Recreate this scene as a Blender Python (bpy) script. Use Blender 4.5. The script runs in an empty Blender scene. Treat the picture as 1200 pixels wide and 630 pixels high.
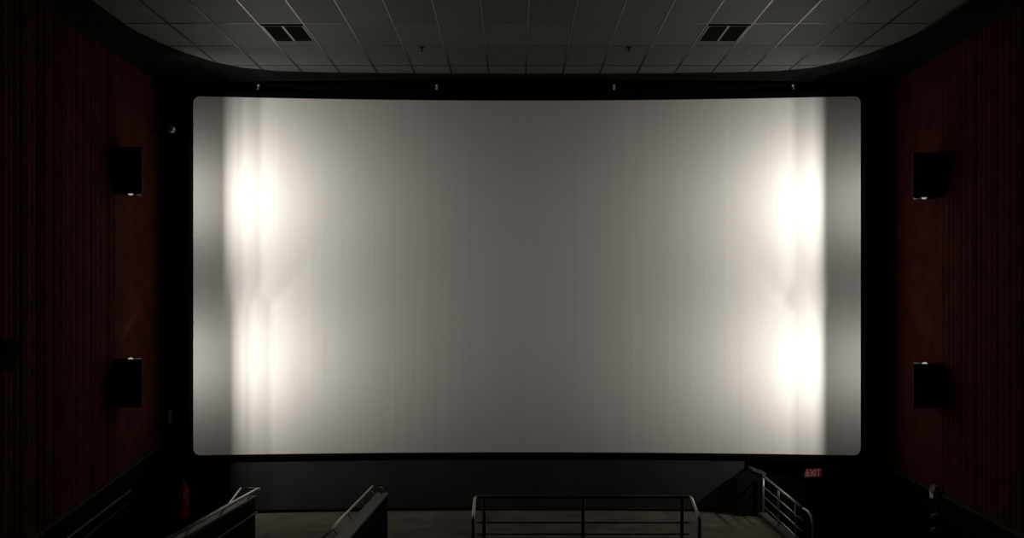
import bpy, bmesh, math, random
from mathutils import Vector, Matrix
random.seed(4)
sc = bpy.context.scene
C = sc.collection

# ------------------------------------------------------------------ camera
F_PX = 1120.0
cam_d = bpy.data.cameras.new('camera')
cam_d.sensor_fit = 'HORIZONTAL'; cam_d.sensor_width = 36.0
cam_d.lens = 36.0 * F_PX / 1200.0
cam_d.shift_x = -4.0 / 1200.0          # crop of the photograph: level camera, horizon below the middle
cam_d.shift_y = 45.0 / 1200.0
cam_d.clip_start = 0.05; cam_d.clip_end = 100
cam = bpy.data.objects.new('camera', cam_d); C.objects.link(cam)
cam.location = (-0.19, 0.0, 3.4); cam.rotation_euler = (math.pi/2, 0, 0)
sc.camera = cam

# ------------------------------------------------------------------ world and exposure
w = bpy.data.worlds.new('dark_hall'); sc.world = w; w.use_nodes = True
w.node_tree.nodes['Background'].inputs[0].default_value = (0.02, 0.022, 0.025, 1)
w.node_tree.nodes['Background'].inputs[1].default_value = 0.02
sc.view_settings.view_transform = 'Standard'
sc.view_settings.look = 'None'
sc.view_settings.exposure = 0.0
sc.view_settings.gamma = 1.0
sc.view_settings.use_curve_mapping = False
LAMP_W = 245.0                            # watts of the wall lamps' brightest bulb
LAMP_COL = (1.0, 0.965, 0.925)

# ------------------------------------------------------------------ materials
def mat(name, col, rough=0.8, spec=0.3, metal=0.0, var=0.25, scale=6.0, bump=0.0, bscale=40.0, stretch=(1, 1, 1), sheen=0.0):
    m = bpy.data.materials.new(name); m.use_nodes = True
    nt = m.node_tree; n = nt.nodes; L = nt.links
    p = n['Principled BSDF']
    p.inputs['Roughness'].default_value = rough
    p.inputs['Metallic'].default_value = metal
    p.inputs['Specular IOR Level'].default_value = spec
    if sheen: p.inputs['Sheen Weight'].default_value = sheen
    tc = n.new('ShaderNodeTexCoord'); mp = n.new('ShaderNodeMapping')
    mp.inputs['Scale'].default_value = stretch
    L.new(tc.outputs['Object'], mp.inputs['Vector'])
    nz = n.new('ShaderNodeTexNoise'); nz.inputs['Scale'].default_value = scale; nz.inputs['Detail'].default_value = 5
    L.new(mp.outputs[0], nz.inputs['Vector'])
    cr = n.new('ShaderNodeValToRGB')
    lo = [c*(1-var) for c in col]; hi = [min(1, c*(1+var)) for c in col]
    cr.color_ramp.elements[0].position = 0.3; cr.color_ramp.elements[1].position = 0.7
    cr.color_ramp.elements[0].color = (*lo, 1); cr.color_ramp.elements[1].color = (*hi, 1)
    L.new(nz.outputs['Fac'], cr.inputs[0]); L.new(cr.outputs[0], p.inputs['Base Color'])
    if bump:
        n2 = n.new('ShaderNodeTexNoise'); n2.inputs['Scale'].default_value = bscale; n2.inputs['Detail'].default_value = 3
        L.new(mp.outputs[0], n2.inputs['Vector'])
        b = n.new('ShaderNodeBump'); b.inputs['Strength'].default_value = bump; b.inputs['Distance'].default_value = 0.02
        L.new(n2.outputs['Fac'], b.inputs['Height']); L.new(b.outputs[0], p.inputs['Normal'])
    return m
def emit(name, col, s):
    m = bpy.data.materials.new(name); m.use_nodes = True
    p = m.node_tree.nodes['Principled BSDF']
    p.inputs['Base Color'].default_value = (0.05, 0.05, 0.05, 1)
    p.inputs['Emission Color'].default_value = (*col, 1); p.inputs['Emission Strength'].default_value = s
    return m

M = dict(
    screen=mat('screen_white', (0.80, 0.775, 0.72), 0.9, 0.1, var=0.02, scale=1.5, bump=0.19, bscale=1.0, stretch=(7.5, 0.2, 0.15)),
    velvet=mat('black_velvet', (0.0035, 0.0035, 0.004), 0.98, 0.02, var=0.3, scale=8),
    frame=mat('black_frame', (0.0022, 0.0022, 0.0026), 0.9, 0.04, var=0.2),
    red=mat('red_wall_fabric', (0.076, 0.017, 0.0135), 0.95, 0.05, var=0.30, scale=3.0, bump=0.3, bscale=120),
    wains=mat('black_wainscot', (0.0035, 0.0036, 0.004), 0.95, 0.03, var=0.3, scale=2),
    wtrim=mat('wainscot_trim', (0.035, 0.033, 0.028), 0.6, 0.2, var=0.2),
    tile=mat('ceiling_tile_grey', (0.165, 0.174, 0.158), 0.5, 0.33, var=0.08, scale=9, bump=0.3, bscale=220),
    tile2=mat('ceiling_tile_grey_dusty', (0.148, 0.156, 0.142), 0.55, 0.33, var=0.10, scale=7, bump=0.3, bscale=220),
    cslab=mat('ceiling_void', (0.02, 0.02, 0.02), 0.95, 0.05),
    tbar=mat('grid_bar_metal', (0.20, 0.20, 0.19), 0.24, 0.6, metal=0.6, var=0.15, scale=4),
    shadesheet=mat('black_shade_sheet', (0.010, 0.011, 0.011), 0.95, 0.05, var=0.3, scale=3),
    lowwall=mat('front_wall_charcoal', (0.037, 0.043, 0.039), 0.9, 0.15, var=0.18, scale=1.4, bump=0.2, bscale=30),
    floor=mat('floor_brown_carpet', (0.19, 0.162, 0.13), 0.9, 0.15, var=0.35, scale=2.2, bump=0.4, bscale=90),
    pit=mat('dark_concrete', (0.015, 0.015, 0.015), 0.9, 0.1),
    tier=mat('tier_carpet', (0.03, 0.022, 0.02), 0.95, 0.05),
    curb=mat('kerb_concrete', (0.14, 0.135, 0.12), 0.85, 0.2, var=0.2, scale=12, bump=0.3, bscale=60),
    lampbox=mat('lamp_housing_black', (0.005, 0.005, 0.0055), 0.75, 0.1, var=0.2),
    lampin=mat('lamp_inner_black', (0.001, 0.001, 0.001), 0.98, 0.0),
    steel=mat('rail_grey_steel', (0.50, 0.50, 0.48), 0.33, 0.5, metal=0.6, var=0.15, scale=14),
    dsteel=mat('rail_dark_steel', (0.016, 0.016, 0.016), 0.5, 0.4, metal=0.3, var=0.2, scale=14),
    hsteel=mat('wall_rail_steel', (0.07, 0.07, 0.068), 0.5, 0.4, metal=0.3),
    cap=mat('parapet_cap', (0.10, 0.10, 0.094), 0.6, 0.3, var=0.18, scale=10),
    parapet=mat('parapet_black', (0.006, 0.006, 0.006), 0.85, 0.1, var=0.3),
    block=mat('black_block', (0.008, 0.0085, 0.0095), 0.7, 0.15, var=0.2),
    blockcap=mat('block_cap', (0.075, 0.085, 0.09), 0.6, 0.3, var=0.15),
    extred=mat('extinguisher_red', (0.70, 0.03, 0.03), 0.25, 0.5, var=0.1),
    extblk=mat('extinguisher_black', (0.012, 0.012, 0.012), 0.5, 0.4),
    extmetal=mat('extinguisher_metal', (0.35, 0.35, 0.33), 0.35, 0.5, metal=0.8),
    exthighlight=mat('extinguisher_highlight', (0.50, 0.48, 0.44), 0.7, 0.2),
    white=mat('pale_plastic', (0.82, 0.82, 0.78), 0.5, 0.4, var=0.08),
    hole=mat('vent_black', (0.003, 0.003, 0.003), 0.95, 0.02),
    vslat=mat('vent_slat', (0.014, 0.014, 0.013), 0.7, 0.2),
    signbox=mat('sign_black', (0.01, 0.008, 0.008), 0.5, 0.3),
    signface=emit('sign_face_red', (1.0, 0.03, 0.04), 0.020),
    signtext=emit('sign_letters', (1.0, 0.36, 0.40), 0.09),
    lens=emit('lamp_lens', (1.0, 0.96, 0.88), 0.35),
    bulb=emit('bulb_glass', (1.0, 0.96, 0.88), 0.5),
    door=mat('door_black', (0.0035, 0.0035, 0.004), 0.9, 0.05),
)

# ------------------------------------------------------------------ helpers
def bm_box(bm, lo, hi):
    x0, y0, z0 = lo; x1, y1, z1 = hi
    v = [bm.verts.new(p) for p in ((x0,y0,z0),(x1,y0,z0),(x1,y1,z0),(x0,y1,z0),(x0,y0,z1),(x1,y0,z1),(x1,y1,z1),(x0,y1,z1))]
    for f in ((3,2,1,0),(4,5,6,7),(0,1,5,4),(1,2,6,5),(2,3,7,6),(3,0,4,7)):
        bm.faces.new([v[i] for i in f])
    return bm
def bm_prism(bm, pts, axis, a, b):
    """polygon pts in the two other axes extruded along axis from a to b"""
    def P(p, t):
        if axis == 'x': return (t, p[0], p[1])
        if axis == 'y': return (p[0], t, p[1])
        return (p[0], p[1], t)
    A = [bm.verts.new(P(p, a)) for p in pts]; B = [bm.verts.new(P(p, b)) for p in pts]
    n = len(pts)
    bm.faces.new(A); bm.faces.new(B[::-1])
    for i in range(n): bm.faces.new((A[i], B[i], B[(i+1)%n], A[(i+1)%n]))
    bmesh.ops.recalc_face_normals(bm, faces=bm.faces[:])
    return bm
def bm_tube(bm, path, r, seg=10, caps=True):
    path = [Vector(p) for p in path]
    rings = []; n = len(path); up = Vector((0, 0, 1))
    prev = None
    for i, p in enumerate(path):
        if i == 0: d = path[1]-p
        elif i == n-1: d = p-path[i-1]
        else: d = (path[i+1]-p).normalized() + (p-path[i-1]).normalized()
        d.normalize()
        ref = prev if prev is not None else (up if abs(d.dot(up)) < 0.9 else Vector((1, 0, 0)))
        a = (ref - d*ref.dot(d)).normalized(); b = d.cross(a); prev = a
        rr = r[i] if isinstance(r, (list, tuple)) else r
        rings.append([bm.verts.new(p + a*math.cos(2*math.pi*k/seg)*rr + b*math.sin(2*math.pi*k/seg)*rr) for k in range(seg)])
    for i in range(n-1):
        for k in range(seg):
            f = bm.faces.new((rings[i][k], rings[i][(k+1)%seg], rings[i+1][(k+1)%seg], rings[i+1][k])); f.smooth = True
    if caps:
        bm.faces.new(rings[0][::-1]); bm.faces.new(rings[-1])
    return bm
def bm_lathe(bm, prof, seg=20, c=(0, 0, 0)):
    rings = []
    for r, z in prof:
        rings.append([bm.verts.new((c[0]+r*math.cos(2*math.pi*k/seg), c[1]+r*math.sin(2*math.pi*k/seg), c[2]+z)) for k in range(seg)])
    for i in range(len(prof)-1):
        for k in range(seg):
            f = bm.faces.new((rings[i][k], rings[i][(k+1)%seg], rings[i+1][(k+1)%seg], rings[i+1][k])); f.smooth = True
    bm.faces.new(rings[0][::-1]); bm.faces.new(rings[-1])
    return bm
def obj(name, bm, m, parent=None, bevel=0):
    if bevel:
        bmesh.ops.bevel(bm, geom=bm.edges[:], offset=bevel, segments=2, affect='EDGES', profile=0.5)
    me = bpy.data.meshes.new(name); bm.to_mesh(me); bm.free()
    me.materials.append(M[m])
    o = bpy.data.objects.new(name, me); C.objects.link(o)
    if parent: o.parent = parent; o.matrix_parent_inverse = Matrix.Translation(parent.location).inverted()
    return o
def B(): return bmesh.new()
def box(name, lo, hi, m, parent=None, bevel=0): return obj(name, bm_box(B(), lo, hi), m, parent, bevel)
def tube(name, path, r, m, parent=None, seg=10): return obj(name, bm_tube(B(), path, r, seg), m, parent)
def struct(o): o['kind'] = 'structure'; return o
def tag(o, label, cat, group=None):
    o['label'] = label; o['category'] = cat
    if group: o['group'] = group
    return o
def thing(name, loc, label, cat, group=None):
    o = bpy.data.objects.new(name, None); C.objects.link(o); o.location = loc; o.empty_display_size = 0.2
    return tag(o, label, cat, group)

# room: X right, Y towards the screen, Z up; floor in front of the screen is z = 0
XW = 6.03; YB = -5.0; YF = 16.1; ZC = 7.26; PIT = -1.6

# ------------------------------------------------------------------ structure: side walls
def pleated_wall(name, s):
    bm = B()
    ys = [YB]; y = 4.0; offs = [0.0]
    rnd = random.Random(11 if s < 0 else 12)
    while y < YF:
        p = rnd.uniform(0.07, 0.19) if y < 13.9 else rnd.uniform(0.05, 0.07)
        a = rnd.uniform(0.005, 0.022) if y < 13.9 else rnd.uniform(0.001, 0.003)
        for t, h in ((0, 0), (0.25, 0.55), (0.5, 1.0), (0.72, 0.85), (0.9, 0.12)):
            ys.append(y + p*t); offs.append(a*h)
        y += p
    ys.append(YF); offs.append(0)
    cols = []
    for yy, o in zip(ys, offs):
        x = s*(XW - o)
        cols.append((bm.verts.new((x, yy, PIT)), bm.verts.new((x, yy, ZC + 0.1))))
    for a, b in zip(cols[:-1], cols[1:]):
        f = bm.faces.new((a[0], b[0], b[1], a[1]) if s < 0 else (b[0], a[0], a[1], b[1]))
    # outer skin, so the wall has thickness
    xo = s*(XW + 0.2)
    q = [bm.verts.new(p) for p in ((xo, YB, PIT), (xo, YF, PIT), (xo, YF, ZC+0.1), (xo, YB, ZC+0.1))]
    bm.faces.new(q if s > 0 else q[::-1])
    return struct(obj(name, bm, 'red'))
wl = pleated_wall('wall_left', -1)
wr = pleated_wall('wall_right', 1)
struct(box('wall_back', (-XW-0.2, YB-0.2, PIT), (XW+0.2, YB, ZC+0.1), 'red'))
wf = struct(box('wall_front', (-XW-0.2, YF, PIT), (XW+0.2, YF+0.2, ZC+0.1), 'velvet'))
# charcoal dado under the screen between the two exits
def curved_slab(name, m, x0, x1, z0, z1, f0, f1, n=28, parent=None):
    bm = B(); sec = []
    for i in range(n+1):
        x = x0+(x1-x0)*i/n; y = 15.68+0.34*(1-(x/5.475)**2)
        sec.append([bm.verts.new(p) for p in ((x, y+f0, z0), (x, y+f1, z0), (x, y+f1, z1), (x, y+f0, z1))])
    for a, b in zip(sec[:-1], sec[1:]):
        for k in range(4): bm.faces.new((a[k], a[(k+1)%4], b[(k+1)%4], b[k]))
    bm.faces.new(sec[0]); bm.faces.new(sec[-1][::-1])
    bmesh.ops.recalc_face_normals(bm, faces=bm.faces[:])
    return obj(name, bm, m, parent)
wlo = struct(curved_slab('wall_front_lower', 'lowwall', -4.89, 3.62, 0.0, 0.92, 0.02, 0.07))
curved_slab('skirting', 'frame', -4.89, 3.62, 0.0, 0.05, 0.0, 0.02, parent=wlo)

# sloping black wainscot on both side walls, with a thin trim on top
def wainscot(name, s, z_far, z_near, wall):
    y0, y1 = 8.0, YF
    k = (z_near - z_far)/(11.7 - 15.75)
    zf = lambda y: z_far + k*(y-15.75)
    bm = bm_prism(B(), [(y0, PIT), (y1, PIT), (y1, zf(y1)), (y0, zf(y0))], 'x', s*(XW-0.05), s*XW)
    o = struct(obj(name, bm, 'wains'))
    bm = bm_prism(B(), [(y0, zf(y0)), (y1, zf(y1)), (y1, zf(y1)+0.035), (y0, zf(y0)+0.035)], 'x', s*(XW-0.06), s*XW)
    obj('trim_strip', bm, 'wtrim', o)
    return o
wainscot('baseboard_left', -1, 1.15, 0.63, wl)
wainscot('baseboard_right', 1, 0.73, 0.60, wr)

# ------------------------------------------------------------------ structure: floors, exit wells, seating tiers
LX, RX = -4.75, 3.86                      # edges of the sunken exit passages
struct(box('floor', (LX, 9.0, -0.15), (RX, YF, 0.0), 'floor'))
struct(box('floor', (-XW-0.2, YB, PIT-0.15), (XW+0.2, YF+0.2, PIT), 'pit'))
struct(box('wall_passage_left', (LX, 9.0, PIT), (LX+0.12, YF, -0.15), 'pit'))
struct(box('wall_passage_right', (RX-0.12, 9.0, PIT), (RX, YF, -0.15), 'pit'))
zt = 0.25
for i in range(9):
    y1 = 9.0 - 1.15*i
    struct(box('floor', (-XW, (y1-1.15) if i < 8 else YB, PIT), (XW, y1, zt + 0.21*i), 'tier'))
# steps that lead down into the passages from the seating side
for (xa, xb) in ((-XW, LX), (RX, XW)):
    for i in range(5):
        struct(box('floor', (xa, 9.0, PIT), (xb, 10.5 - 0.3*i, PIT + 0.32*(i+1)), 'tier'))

# ------------------------------------------------------------------ structure: ceiling grid with tiles
ceil = struct(box('ceiling', (-XW-0.2, YB, ZC+0.03), (XW+0.2, YF+0.2, ZC+0.2), 'cslab'))
GX0, GP = -3.69, 0.612                    # grid lines across
GY0, GR = 13.0, 1.13                      # grid lines along the depth
xs = [GX0 + GP*k for k in range(-4, 17)]
xs = [x for x in xs if -XW < x < XW]
ys = [GY0 + GR*k for k in range(-5, 3)]
VENTS = {(-3.69, 13.0), (GX0+GP*10, 13.0)}
tile_mesh = {}
def tile(x0, x1, y0, y1):
    g = 0.011
    key = (round(x1-x0, 3), round(y1-y0, 3), random.random() < 0.35)
    if key not in tile_mesh:
        hx, hy = (x1-x0)/2-g, (y1-y0)/2-g
        bm = B(); e = 0.006
        lo = [bm.verts.new(p) for p in ((-hx+e,-hy+e,0),(hx-e,-hy+e,0),(hx-e,hy-e,0),(-hx+e,hy-e,0))]
        md = [bm.verts.new(p) for p in ((-hx,-hy,e),(hx,-hy,e),(hx,hy,e),(-hx,hy,e))]
        up = [bm.verts.new(p) for p in ((-hx,-hy,.022),(hx,-hy,.022),(hx,hy,.022),(-hx,hy,.022))]
        bm.faces.new(lo[::-1]); bm.faces.new(up)
        for i in range(4):
            j = (i+1) % 4
            bm.faces.new((lo[i], lo[j], md[j], md[i])); bm.faces.new((md[i], md[j], up[j], up[i]))
        me = bpy.data.meshes.new('ceiling_tile'); bm.to_mesh(me); bm.free()
        me.materials.append(M['tile2' if key[2] else 'tile']); tile_mesh[key] = me
    o = bpy.data.objects.new('ceiling_tile', tile_mesh[key]); C.objects.link(o); o.parent = ceil
    o.location = ((x0+x1)/2, (y0+y1)/2, ZC + random.uniform(0, 0.0025))
    o.rotation_euler = (random.uniform(-.0012, .0012), random.uniform(-.0012, .0012), 0)
xe = [-XW] + xs + [XW]; ye = ys + [YF]
for i in range(len(xe)-1):
    for j in range(len(ye)-1):
        x0, x1, y0, y1 = xe[i], xe[i+1], ye[j], ye[j+1]
        if any(abs(x0-v[0]) < .01 and abs(y0-v[1]) < .01 for v in VENTS):
            tile(x0, x1, 13.86, y1); continue
        tile(x0, x1, y0, y1)
for x in xs:
    bm = B(); bm_box(bm, (x-0.012, ys[0], ZC-0.004), (x+0.012, YF, ZC+0.002)); bm_box(bm, (x-0.003, ys[0], ZC+0.002), (x+0.003, YF, ZC+0.035))
    obj('grid_bar', bm, 'tbar', ceil)
for y in ys:
    for i in range(len(xe)-1):
        box('cross_bar', (xe[i]+0.013, y-0.010, ZC-0.002), (xe[i+1]-0.013, y+0.010, ZC+0.003), 'tbar', ceil)
# plain boards over the seating behind the last tile row
box('ceiling_board', (-XW, YB, ZC), (XW, ys[0]-0.012, ZC+0.025), 'tile2', ceil)

# curved black sheet added as shade for the ceiling corners and rim
def shade_sheet_boundary(t):
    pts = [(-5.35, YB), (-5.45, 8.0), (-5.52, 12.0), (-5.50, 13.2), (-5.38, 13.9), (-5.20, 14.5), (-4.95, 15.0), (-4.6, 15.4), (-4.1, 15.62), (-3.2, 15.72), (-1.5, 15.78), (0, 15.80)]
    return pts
half = shade_sheet_boundary(0)
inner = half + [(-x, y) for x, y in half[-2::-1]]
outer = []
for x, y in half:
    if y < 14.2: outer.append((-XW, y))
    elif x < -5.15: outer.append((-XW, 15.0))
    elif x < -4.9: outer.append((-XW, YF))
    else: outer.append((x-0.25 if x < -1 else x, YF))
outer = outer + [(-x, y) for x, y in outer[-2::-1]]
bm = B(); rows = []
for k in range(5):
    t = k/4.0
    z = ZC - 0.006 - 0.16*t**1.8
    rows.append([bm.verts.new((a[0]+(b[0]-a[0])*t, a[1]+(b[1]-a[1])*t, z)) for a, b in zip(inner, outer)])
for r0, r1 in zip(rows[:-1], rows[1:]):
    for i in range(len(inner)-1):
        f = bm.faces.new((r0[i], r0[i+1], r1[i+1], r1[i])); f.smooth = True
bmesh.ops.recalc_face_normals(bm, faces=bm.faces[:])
struct(obj('trim_shade_sheet', bm, 'shadesheet'))

# ------------------------------------------------------------------ projection screen
SW, ZB, ZT = 5.475, 0.974, 6.864
Y_END, SAG = 15.68, 0.34
def ysc(x): return Y_END + SAG*(1-(x/SW)**2)
scr = thing('projection_screen', (0, Y_END, ZB), 'huge white curved cinema screen with rounded corners in a black frame', 'screen')
bm = B(); NX, NZ, RC = 120, 40, 0.11
grid = []
zs = [ZB + RC*(1-math.cos(math.pi/2*k/6)) for k in range(7)]
zmid = [ZB+RC+(ZT-ZB-2*RC)*k/NZ for k in range(1, NZ)]
zs = zs + zmid + [ZT-RC*(1-math.cos(math.pi/2*k/6)) for k in range(6, -1, -1)]
for z in zs:
    d = min(z-ZB, ZT-z)
    ins = RC - math.sqrt(max(0, RC*RC-(RC-d)**2)) if d < RC else 0.0
    hw = SW-ins
    grid.append([bm.verts.new((-hw+2*hw*i/NX, ysc(-hw+2*hw*i/NX), z)) for i in range(NX+1)])
for a, b in zip(grid[:-1], grid[1:]):
    for i in range(NX):
        f = bm.faces.new((a[i], a[i+1], b[i+1], b[i])); f.smooth = True
obj('screen_fabric', bm, 'screen', scr)
# frame: curved top and bottom rails, straight stiles, behind and proud of the fabric
def curved_bar(name, z0, z1, y_front, y_back, x0, x1, n=40):
    bm = B(); sec = []
    for i in range(n+1):
        x = x0+(x1-x0)*i/n; y = ysc(max(-SW, min(SW, x)))
        sec.append([bm.verts.new(p) for p in ((x, y+y_front, z0), (x, y+y_back, z0), (x, y+y_back, z1), (x, y+y_front, z1))])
    for a, b in zip(sec[:-1], sec[1:]):
        for k in range(4): bm.faces.new((a[k], a[(k+1)%4], b[(k+1)%4], b[k]))
    bm.faces.new(sec[0]); bm.faces.new(sec[-1][::-1])
    bmesh.ops.recalc_face_normals(bm, faces=bm.faces[:])
    return obj(name, bm, 'frame', scr)
curved_bar('frame_top', ZT+0.004, ZT+0.09, -0.02, 0.06, -SW-0.07, SW+0.07)
curved_bar('frame_bottom', ZB-0.09, ZB-0.004, -0.02, 0.06, -SW-0.07, SW+0.07)
for s in (-1, 1):
    a, b = sorted((s*(SW+0.004), s*(SW+0.07)))
    box('frame_stile', (a, Y_END-0.02, ZB-0.004), (b, Y_END+0.06, ZT+0.004), 'frame', scr)
    # small corner gussets behind the rounded corners
    for z in (ZB, ZT):
        z0, z1 = (z-0.004, z+0.12) if z == ZB else (z-0.12, z+0.004)
        a, b = sorted((s*(SW-0.12), s*(SW+0.004)))
        box('corner_gusset', (a, Y_END+0.022, z0), (b, Y_END+0.055, z1), 'frame', scr)

# black folded side curtains between the screen and the red walls, and a black header above
def side_curtain(s, label):
    bm = B(); n = 40; x0, x1 = SW+0.06, XW-0.02; top = ZC-0.17; prof = []
    for i in range(n+1):
        x = x0+(x1-x0)*i/n; y = 15.86+0.035*math.sin(i*1.25)
        prof.append((s*x, y))
    for y_off in (0, 0.03):
        pass
    F = [(bm.verts.new((x, y, ZB-0.15)), bm.verts.new((x, y, top))) for x, y in prof]
    K = [(bm.verts.new((x, y+0.02, ZB-0.15)), bm.verts.new((x, y+0.02, top))) for x, y in prof]
    for S_ in (F, K):
        for a, b in zip(S_[:-1], S_[1:]):
            f = bm.faces.new((a[0], b[0], b[1], a[1])); f.smooth = True
    for i in (0, 1):
        for k in range(n): bm.faces.new((F[k][i], F[k+1][i], K[k+1][i], K[k][i]))
    for k in (0, n): bm.faces.new((F[k][0], F[k][1], K[k][1], K[k][0]))
    bmesh.ops.recalc_face_normals(bm, faces=bm.faces[:])
    tag(obj('side_curtain', bm, 'velvet'), label, 'curtain', 'black drapes flanking the screen')
side_curtain(-1, 'narrow black drape hanging between the screen and the left red wall')
side_curtain(1, 'narrow black drape hanging between the screen and the right red wall')
hd = tag(box('screen_header', (-SW-0.1, 15.90, ZT+0.10), (SW+0.1, 16.05, ZC-0.14), 'velvet'), 'long black header board between ceiling and screen top', 'header')

# ------------------------------------------------------------------ wall lamps that wash the screen
def wall_lamp(s, z0, z1, zbulb, y0, p, lens_side, bounds, label):
    """s: -1 left wall / 1 right wall; box z0..z1, near face at depth y0, projecting p from the wall"""
    t = thing('wall_lamp', (s*XW, y0+0.2, z0), label, 'wall lamp', 'black box lamps washing the screen')
    X = lambda d: s*(XW-d)                  # d = distance from the wall
    th = 0.012; ya = y0; yb = y0+0.24
    yl = yb                                 # bulbs sit at the open mouth
    d_mouth = p-0.10
    def plan(name, pts, za, zb, m, par=t):
        return obj(name, bm_prism(B(), [(X(d), y) for d, y in pts], 'z', za, zb), m, par)
    plan('rear_panel', [(0.012, ya), (p, ya), (p, ya+th), (0.012, ya+th)], z0, z1, 'lampbox')
    plan('side_panel', [(p-th, ya+th), (p, ya+th), (d_mouth+0.003, yb+0.015), (d_mouth-th, yb+0.015)], z0, z1, 'lampbox')
    plan('wall_plate', [(0.012, ya+th), (0.03, ya+th), (0.03, yb+0.06), (0.012, yb+0.06)], z0, z1, 'lampbox')
    # shield on the wall side of the mouth: it keeps the bulbs off the screen's outer edge
    ye_ = yb + 0.15; ysr = 15.74; k = (ye_-yl)/(ysr-ye_)
    d_lead = p-0.175
    xb = 5.60
    de = XW - ((XW-d_lead) + k*xb)/(1+k)    # shield edge so that the leading bulb reaches the whole screen
    plan('shield', [(0.03, yb+0.06), (de-0.004, ye_-0.004), (de, ye_), (0.03, yb+0.075)], z0, z1, 'lampin')
    xe_ = XW-de
    ds = [d_lead] + [XW - (xe_ + (xe_-b)*k) for b in bounds]
    dm = ds[1]+0.004
    for nm, za, zb in (('bottom_panel', z0, z0+th), ('top_panel', z1-th, z1)):
        short = nm.startswith(lens_side)     # the panel next to the bulbs is cut back
        plan(nm, [(0.03, ya+th), (p-th, ya+th), (d_mouth, yb-0.03), (dm, yb-0.03), (dm, yb), (de-0.004, ye_-0.004), (0.03, yb+0.06)] if short else
             [(0.03, ya+th), (p-th, ya+th), (d_mouth-th, yb+0.015), (de-0.01, ye_-0.008), (0.03, yb+0.055)], za, zb, 'lampbox')
    bar = plan('bulb_holder', [(0.05, yl-0.06), (d_lead+0.02, yl-0.06), (d_lead+0.02, yl-0.03), (0.05, yl-0.03)], zbulb-0.02, zbulb+0.02, 'lampin')
    pw = [0.24 if s < 0 else 0.195, 0.48, 0.44, 0.46, 0.52]
    for d, q in zip(ds, pw):
        bm = B(); bm_tube(bm, [(X(d), yl-0.03, zbulb), (X(d), yl-0.015, zbulb), (X(d), yl-0.008, zbulb)], [0.005, 0.005, 0.003], 8)
        obj('bulb', bm, 'bulb', bar)
        ld = bpy.data.lights.new('bulb_light', 'SPOT'); ld.energy = LAMP_W*q; ld.color = LAMP_COL; ld.shadow_soft_size = 0.005
        ld.spot_size = math.pi; ld.spot_blend = 1.0
        lo = bpy.data.objects.new('bulb_light', ld); C.objects.link(lo)
        lo.location = (X(d), yl, zbulb); lo.rotation_euler = (math.pi/2, 0, 0)
        lo.scale = (1.0, 0.38, 1) if d == d_lead else (1.35, 0.9 if (lens_side == 'bottom' and d == ds[-1]) else 0.49, 1); lo.parent = bar
    # small glowing lens that peeps out of the housing
    zz = z0 if lens_side == 'bottom' else z1
    sg = -1 if lens_side == 'bottom' else 1
    bm = B(); bm_lathe(bm, [(0.036, 0.0), (0.034, sg*0.010), (0.026, sg*0.018), (0.010, sg*0.023)], 16, (X(p-0.20), ya+0.10, zz))
    bmesh.ops.recalc_face_normals(bm, faces=bm.faces[:])
    obj('lens', bm, 'lens', t)
wall_lamp(-1, 5.06, 5.73, 5.20, 13.86, 0.42, 'bottom', (4.97, 4.87, 4.72, 4.44), 'upper black box lamp on the left red wall')
wall_lamp(-1, 1.95, 2.645, 2.56, 13.86, 0.42, 'top', (4.85, 4.75, 4.60, 4.32), 'lower black box lamp on the left red wall')
wall_lamp(1, 5.00, 5.64, 5.12, 13.84, 0.46, 'bottom', (4.90, 4.87, 4.78, 4.46), 'upper black box lamp on the right red wall')
wall_lamp(1, 1.94, 2.58, 2.50, 13.82, 0.46, 'top', (4.90, 4.87, 4.78, 4.46), 'lower black box lamp on the right red wall')

# ------------------------------------------------------------------ guard railing in front of the middle seats
def V(*a): return Vector(a)
g = thing('guard_railing', (0.63, 11.6, 0), 'dark steel guard railing with horizontal bars in the middle of the floor', 'railing')
xa, xb, yg = -0.66, 1.92, 11.6
tube('top_rail', [(xa, yg, 1.10), (xb, yg, 1.10)], 0.021, 'dsteel', g)
for z in (0.955, 0.79, 0.65, 0.50, 0.35, 0.20):
    tube('bar', [(xa, yg, z), (xb, yg, z)], 0.011, 'dsteel', g, 8)
for x in (-0.57, 0.63, 1.83):
    tube('post', [(x, yg, 0), (x, yg, 1.09)], 0.021, 'dsteel', g)
for x, sx in ((xa, -1), (xb, 1)):
    tube('end_rail', [(x, yg, 1.10), (x+sx*0.02, yg-0.05, 1.09), (x+sx*0.02, yg-0.5, 0.965), (x+sx*0.02, yg-0.54, 0.93)], 0.019, 'steel', g)
    tube('end_post', [(x+sx*0.02, yg-0.54, 0), (x+sx*0.02, yg-0.54, 0.94)], 0.021, 'dsteel', g)

# ------------------------------------------------------------------ parapet walls with handrails beside the aisle
def parapet(X0, X1, yf, zf, slope, label):
    t = thing('parapet_wall', ((X0+X1)/2, 11, 0), label, 'half wall', 'black half walls along the aisle')
    yn = 9.02; z = lambda y: zf + slope*(yf-y)
    obj('wall_body', bm_prism(B(), [(yn, 0), (yf, 0), (yf, zf-0.02), (yn, z(yn)-0.02)], 'x', X0, X1), 'parapet', t)
    obj('cap', bm_prism(B(), [(yn, z(yn)-0.02), (yf+0.02, zf-0.02), (yf+0.02, zf+0.01), (yn, z(yn)+0.01)], 'x', X0-0.015, X1+0.015), 'cap', t)
    return t, z
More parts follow.
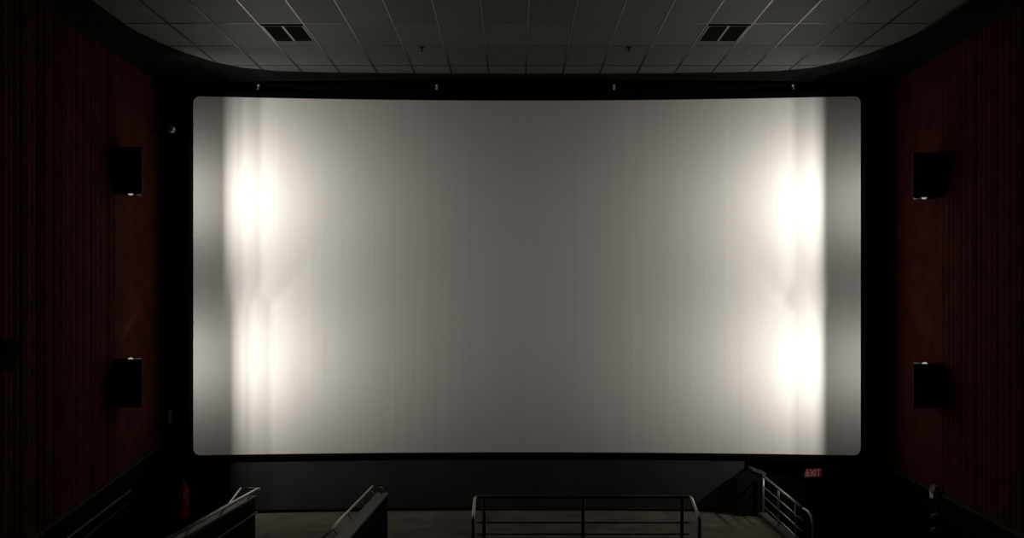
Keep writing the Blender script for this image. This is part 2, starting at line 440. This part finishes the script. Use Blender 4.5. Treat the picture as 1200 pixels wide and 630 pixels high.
# near the left passage
p1, z1f = parapet(-3.84, -3.73, 13.0, 0.83, 0.042, 'black half wall beside the left exit passage with double steel handrail')
rr = [(-3.68, 13.02, 0.93), (-3.68, 12.9, 0.945), (-3.68, 9.1, 1.10)]
tube('handrail', rr, 0.02, 'steel', p1)
tube('end_bar', [(-3.68, 13.02, 0.93), (-3.93, 13.02, 0.93)], 0.016, 'steel', p1)
tube('lower_handrail', [(-3.93, 13.02, 0.93), (-3.93, 12.9, 0.915), (-3.93, 12.4, 0.82), (-3.93, 9.6, 0.26)], 0.018, 'steel', p1)
tube('side_bar', [(-3.705, 13.0, 0.62), (-3.705, 9.1, 0.74)], 0.013, 'dsteel', p1)
for y in (12.7, 11.5, 10.3):
    tube('bracket', [(-3.76, y, z1f(y)-0.01), (-3.68, y, 0.945+0.0408*(12.9-y)-0.01)], 0.008, 'steel', p1, 6)
# between the aisle and the middle seats
p2, z2f = parapet(-2.06, -1.93, 13.0, 0.87, 0.04, 'black half wall with wide grey cap left of the middle guard railing')
tube('handrail', [(-2.14, 13.05, 0.955), (-2.14, 9.1, 1.085)], 0.017, 'steel', p2)
for y in (12.85, 12.0, 11.1, 10.2):
    tube('bracket', [(-2.07, y, z2f(y)-0.03), (-2.14, y, 0.955+0.033*(13.05-y)-0.01)], 0.008, 'steel', p2, 6)
obj('end_knob', bm_lathe(B(), [(0.014, 0), (0.014, 0.055), (0.022, 0.06), (0.022, 0.085), (0.010, 0.095)], 12, (-2.01, 12.97, 0.87)), 'steel', p2)

# ------------------------------------------------------------------ right exit: kerb, railing, block, door, sign
kerb = tag(box('kerb', (RX-0.10, 11.4, 0.0), (RX+0.03, 15.555, 0.07), 'curb', None, 0.008), 'pale concrete kerb along the right exit passage', 'kerb')
rg = thing('exit_railing', (RX-0.03, 14, 0.07), 'slim steel railing standing on the kerb by the right exit passage', 'railing')
zr = lambda y, z: z - 0.035*(15.65-y)
xr = RX-0.03
for i, z in enumerate((0.67, 0.50, 0.345, 0.19)):
    path = [(xr, 15.50, zr(15.50, z)), (xr, 13.35, zr(13.35, z))]
    tube('top_rail' if i == 0 else 'bar', path, 0.020 if i == 0 else 0.012, 'steel', rg, 10)
for y in (15.50, 14.60, 13.7):
    tube('post', [(xr, y, 0.071), (xr, y, zr(y, 0.665))], 0.017, 'steel', rg)
tube('end_loop', [(xr, 13.35, zr(13.35, 0.67)), (xr+0.03, 13.25, 0.575), (xr+0.05, 13.15, 0.53), (xr+0.05, 13.06, 0.44), (xr+0.05, 13.06, 0.072)], 0.018, 'steel', rg)
bl = thing('exit_block', (3.62, 15.6, 0), 'low black block with a pale cap at the right end of the front wall', 'block')
obj('body', bm_prism(B(), [(3.42, 0), (3.80, 0), (3.80, 0.74), (3.66, 0.74), (3.42, 0.60)], 'y', 15.58, 15.85), 'block', bl)
obj('cap', bm_prism(B(), [(3.66, 0.745), (3.88, 0.665), (3.90, 0.695), (3.67, 0.78)], 'y', 15.56, 15.85), 'blockcap', bl)

d = thing('door_1', (4.85, 16.05, PIT), '', ''); del d['label']; del d['category']; struct(d)
box('door_leaf', (4.36, YF-0.05, PIT), (5.34, YF-0.01, PIT+2.0), 'door', d)
for a, b in ((4.28, 4.36), (5.34, 5.42)): box('jamb', (a, YF-0.08, PIT), (b, YF, PIT+2.06), 'frame', d)
box('lintel', (4.36, YF-0.08, PIT+2.0), (5.34, YF, PIT+2.06), 'frame', d)
h = tube('push_bar', [(4.5, YF-0.10, PIT+1.0), (5.2, YF-0.10, PIT+1.0)], 0.018, 'dsteel', d)

sg = thing('exit_sign', (4.79, 16.0, 0.53), 'small glowing red exit sign under the right end of the screen', 'sign')
ysg = 15.98; cx, cz = 4.79, 0.64
box('housing', (cx-0.165, ysg, cz-0.095), (cx+0.165, YF, cz+0.095), 'signbox', sg, 0.008)
box('face', (cx-0.142, ysg-0.006, cz-0.075), (cx+0.142, ysg+0.004, cz+0.075), 'signface', sg)
def strokes(ch, x, wd, hgt):
    t = 0.018; z0 = cz-hgt/2; z1 = cz+hgt/2; bm = B(); ya, yb = ysg-0.012, ysg-0.004
    def seg(p, q):
        p = Vector(p); q = Vector(q); dd = (q-p).normalized(); nrm = Vector((-dd.y, dd.x))*t/2
        bm_prism(bm, [tuple(p-nrm), tuple(q-nrm), tuple(q+nrm), tuple(p+nrm)], 'y', ya, yb)
    if ch == 'E':
        seg((x+t/2, z0), (x+t/2, z1))
        for z in (z0+t/2, cz, z1-t/2): seg((x+t, z), (x+wd, z))
    if ch == 'X': seg((x, z0), (x+wd, z1)); seg((x, z1), (x+wd, z0))
    if ch == 'I': seg((x+wd/2, z0), (x+wd/2, z1))
    if ch == 'T': seg((x, z1-t/2), (x+wd, z1-t/2)); seg((x+wd/2, z0), (x+wd/2, z1-t))
    obj('letter', bm, 'signtext', sg)
for ch, x, wd in (('E', -0.12, 0.055), ('X', -0.048, 0.062), ('I', 0.02, 0.026), ('T', 0.054, 0.064)):
    strokes(ch, cx+x, wd, 0.11)

# ------------------------------------------------------------------ left exit: extinguisher and wall handrail
ex = thing('fire_extinguisher', (-5.70, 15.94, -0.09), 'red fire extinguisher hanging below the left end of the screen', 'fire extinguisher')
ec = (-5.70, 15.88, -0.09)
cyl = obj('cylinder', bm_lathe(B(), [(0.070, 0.0), (0.088, 0.015), (0.092, 0.04), (0.092, 0.44), (0.086, 0.49), (0.066, 0.535), (0.034, 0.565), (0.028, 0.585)], 24, ec), 'extred', ex)
# pale patch on the cylinder, a highlight put in as colour
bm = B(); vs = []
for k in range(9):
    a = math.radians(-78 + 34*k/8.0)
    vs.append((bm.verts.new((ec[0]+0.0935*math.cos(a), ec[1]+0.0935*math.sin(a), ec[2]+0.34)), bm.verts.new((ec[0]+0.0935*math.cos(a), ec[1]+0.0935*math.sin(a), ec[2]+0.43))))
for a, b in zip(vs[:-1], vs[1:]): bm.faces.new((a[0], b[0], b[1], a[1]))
obj('highlight_patch', bm, 'exthighlight', cyl)
obj('valve', bm_lathe(B(), [(0.028, 0.58), (0.030, 0.60), (0.022, 0.605), (0.022, 0.64)], 14, ec), 'extmetal', ex)
obj('handle', bm_box(bm_box(B(), (ec[0]-0.012, ec[1]-0.13, ec[2]+0.655), (ec[0]+0.012, ec[1]+0.03, ec[2]+0.668)), (ec[0]-0.012, ec[1]-0.12, ec[2]+0.62), (ec[0]+0.012, ec[1]+0.03, ec[2]+0.633)), 'extblk', ex)
tube('hose', [(ec[0]-0.02, ec[1]-0.02, ec[2]+0.62), (ec[0]-0.09, ec[1]-0.03, ec[2]+0.60), (ec[0]-0.12, ec[1]-0.03, ec[2]+0.50), (ec[0]-0.115, ec[1]-0.03, ec[2]+0.2)], 0.012, 'extblk', ex, 8)
box('wall_bracket', (ec[0]-0.05, ec[1]+0.088, ec[2]+0.1), (ec[0]+0.05, YF, ec[2]+0.4), 'extblk', ex)

hr = thing('wall_handrail', (-5.95, 13, 0.5), 'thin double handrail along the black base of the left wall', 'handrail')
def hz(y, z): return z - 0.115*(14.25-y)
tube('rail', [(-5.93, 14.25, 0.675), (-5.93, 9.3, hz(9.3, 0.675))], 0.016, 'hsteel', hr)
tube('rail', [(-5.93, 14.15, 0.50), (-5.93, 9.3, hz(9.3, 0.50))], 0.012, 'dsteel', hr)
for y in (14.0, 12.8, 11.6, 10.4):
    tube('bracket', [(-5.985, y, hz(y, 0.55)), (-5.93, y, hz(y, 0.67))], 0.008, 'dsteel', hr, 6)

# ------------------------------------------------------------------ ceiling fittings
def vent(x0, x1, y0, y1, label):
    t = thing('ceiling_vent', ((x0+x1)/2, (y0+y1)/2, ZC), label, 'vent', 'black twin vents in the ceiling')
    z = ZC-0.012; xm = (x0+x1)/2; f = 0.022
    box('backing', (x0+0.01, y0, ZC+0.02), (x1-0.01, y1, ZC+0.028), 'hole', t)
    for a, b in ((x0+0.008, x0+0.008+f), (xm-0.018, xm+0.018), (x1-0.008-f, x1-0.008)):
        box('frame_bar', (a, y0, z), (b, y1, ZC+0.02), 'tbar', t, 0.003)
    for a, b in ((y0, y0+f), (y1-f, y1)):
        for xx0, xx1 in ((x0+0.03, xm-0.018), (xm+0.018, x1-0.03)):
            box('frame_rail', (xx0, a, z), (xx1, b, ZC+0.02), 'tile', t)
    for xx0, xx1 in ((x0+0.031, xm-0.019), (xm+0.019, x1-0.031)):
        for k in range(7):
            y = y0+0.06+(y1-y0-0.12)*k/6.0
            obj('slat', bm_prism(B(), [(y-0.022, ZC+0.016), (y-0.018, ZC+0.018), (y+0.022, ZC-0.004), (y+0.018, ZC-0.006)], 'x', xx0, xx1), 'vslat', t)
vent(GX0+0.012, GX0+GP-0.012, 13.08, 13.84, 'black twin ceiling vent on the left of the screen centre')
vent(GX0+GP*10+0.012, GX0+GP*11-0.012, 13.08, 13.84, 'black twin ceiling vent on the right of the screen centre')
for x, y, lb in ((-1.58, 14.2, 'small dark sprinkler head on the ceiling, the left one'), (1.50, 14.2, 'small dark sprinkler head on the ceiling, the right one')):
    t = thing('sprinkler_head', (x, y, ZC), lb, 'sprinkler', 'sprinkler heads on the ceiling')
    obj('escutcheon', bm_lathe(B(), [(0.012, -0.02), (0.035, -0.008), (0.040, 0.0)], 16, (x, y, ZC-0.003)), 'dsteel', t)
    obj('stem', bm_lathe(B(), [(0.010, -0.055), (0.010, -0.018)], 10, (x, y, ZC)), 'dsteel', t)
    obj('deflector', bm_lathe(B(), [(0.024, -0.062), (0.024, -0.056)], 14, (x, y, ZC)), 'dsteel', t)
names = ['leftmost', 'second from left', 'third from left', 'rightmost']
for x, nm in zip((-4.46, -1.50, 1.45, 4.42), names):
    t = thing('hanging_bracket', (x, 15.87, 7.1), 'tiny pale hanging bracket on the black header, %s of four' % nm, 'bracket', 'brackets above the screen')
    y = 15.87
    box('plate', (x-0.016, y, 7.02), (x+0.016, y+0.034, 7.10), 'white', t, 0.004)
    tube('eye_bolt', [(x, y, 7.04), (x, y-0.045, 7.04), (x, y-0.045, 7.01)], 0.008, 'steel', t, 8)

# ------------------------------------------------------------------ small fittings at the edges of the screen
sx_, sy_, sz_ = -5.745, 15.46, 6.272
t = thing('dome_sensor', (sx_, sy_, sz_), 'small round pale sensor on a short arm beside the black drape', 'sensor')
def lathe_y(prof, c, seg=20):
    bm = bm_lathe(B(), prof, seg)
    bmesh.ops.rotate(bm, verts=bm.verts[:], matrix=Matrix.Rotation(math.pi/2, 3, 'X')); bmesh.ops.translate(bm, verts=bm.verts[:], vec=c)
    return bm
obj('ring', lathe_y([(0.030, -0.03), (0.055, 0), (0.055, 0.05), (0.050, 0.065), (0.040, 0.072)], (sx_, sy_, sz_)), 'white', t)
obj('dome', lathe_y([(0.036, 0), (0.032, 0.018), (0.018, 0.03), (0.004, 0.034)], (sx_+0.004, sy_-0.071, sz_+0.005)), 'extblk', t)
tube('arm', [(-XW+0.002, sy_+0.02, sz_), (sx_-0.045, sy_, sz_)], 0.012, 'dsteel', t, 8)
box('wall_plate', (-XW, sy_-0.02, sz_-0.04), (-XW+0.02, sy_+0.06, sz_+0.04), 'dsteel', t)
t = thing('wall_switch', (-5.90, 15.8, 1.5), 'narrow pale switch plate low on the black drape left of the screen', 'switch')
box('plate', (-5.915, 15.765, 1.49), (-5.875, 15.83, 1.70), 'white', t, 0.005)
box('rocker', (-5.905, 15.757, 1.56), (-5.885, 15.767, 1.63), 'white', t, 0.002)

t = thing('step_light', (5.97, 13.96, 0.6), 'small pale step light on the right wall above the black base', 'wall light')
obj('body', bm_prism(B(), [(5.98, 0.60), (5.98, 0.78), (5.93, 0.78), (5.885, 0.70), (5.885, 0.62)], 'y', 13.90, 14.02), 'white', t)
obj('hood', bm_prism(B(), [(5.98, 0.785), (5.98, 0.80), (5.92, 0.80), (5.87, 0.70), (5.884, 0.70), (5.928, 0.785)], 'y', 13.885, 14.035), 'cap', t)
t = thing('conduit_box', (5.97, 13.96, 0.1), 'small dark junction boxes on a conduit under the right step light', 'junction box')
tube('conduit', [(5.965, 13.97, 0.02), (5.965, 13.97, 0.58)], 0.01, 'dsteel', t, 8)
for z in (0.33, 0.13): box('box_body', (5.90, 13.92, z), (5.98, 14.02, z+0.05), 'cap', t, 0.005)

# surround speaker on the left wall, nearer to the camera
t = thing('surround_speaker', (-XW, 10.3, 2.7), 'black wedge-shaped surround speaker at the left edge on the red wall', 'speaker')
obj('cabinet', bm_prism(B(), [(-6.0, 2.62), (-5.70, 2.72), (-5.60, 3.05), (-6.0, 3.09)], 'y', 10.1, 10.5), 'lampbox', t, 0.01)
obj('grille', bm_prism(B(), [(-5.698, 2.735), (-5.688, 2.735), (-5.592, 3.04), (-5.602, 3.04)], 'y', 10.12, 10.48), 'hole', t)
box('wall_bracket', (-XW, 10.25, 2.78), (-5.99, 10.35, 2.95), 'dsteel', t)
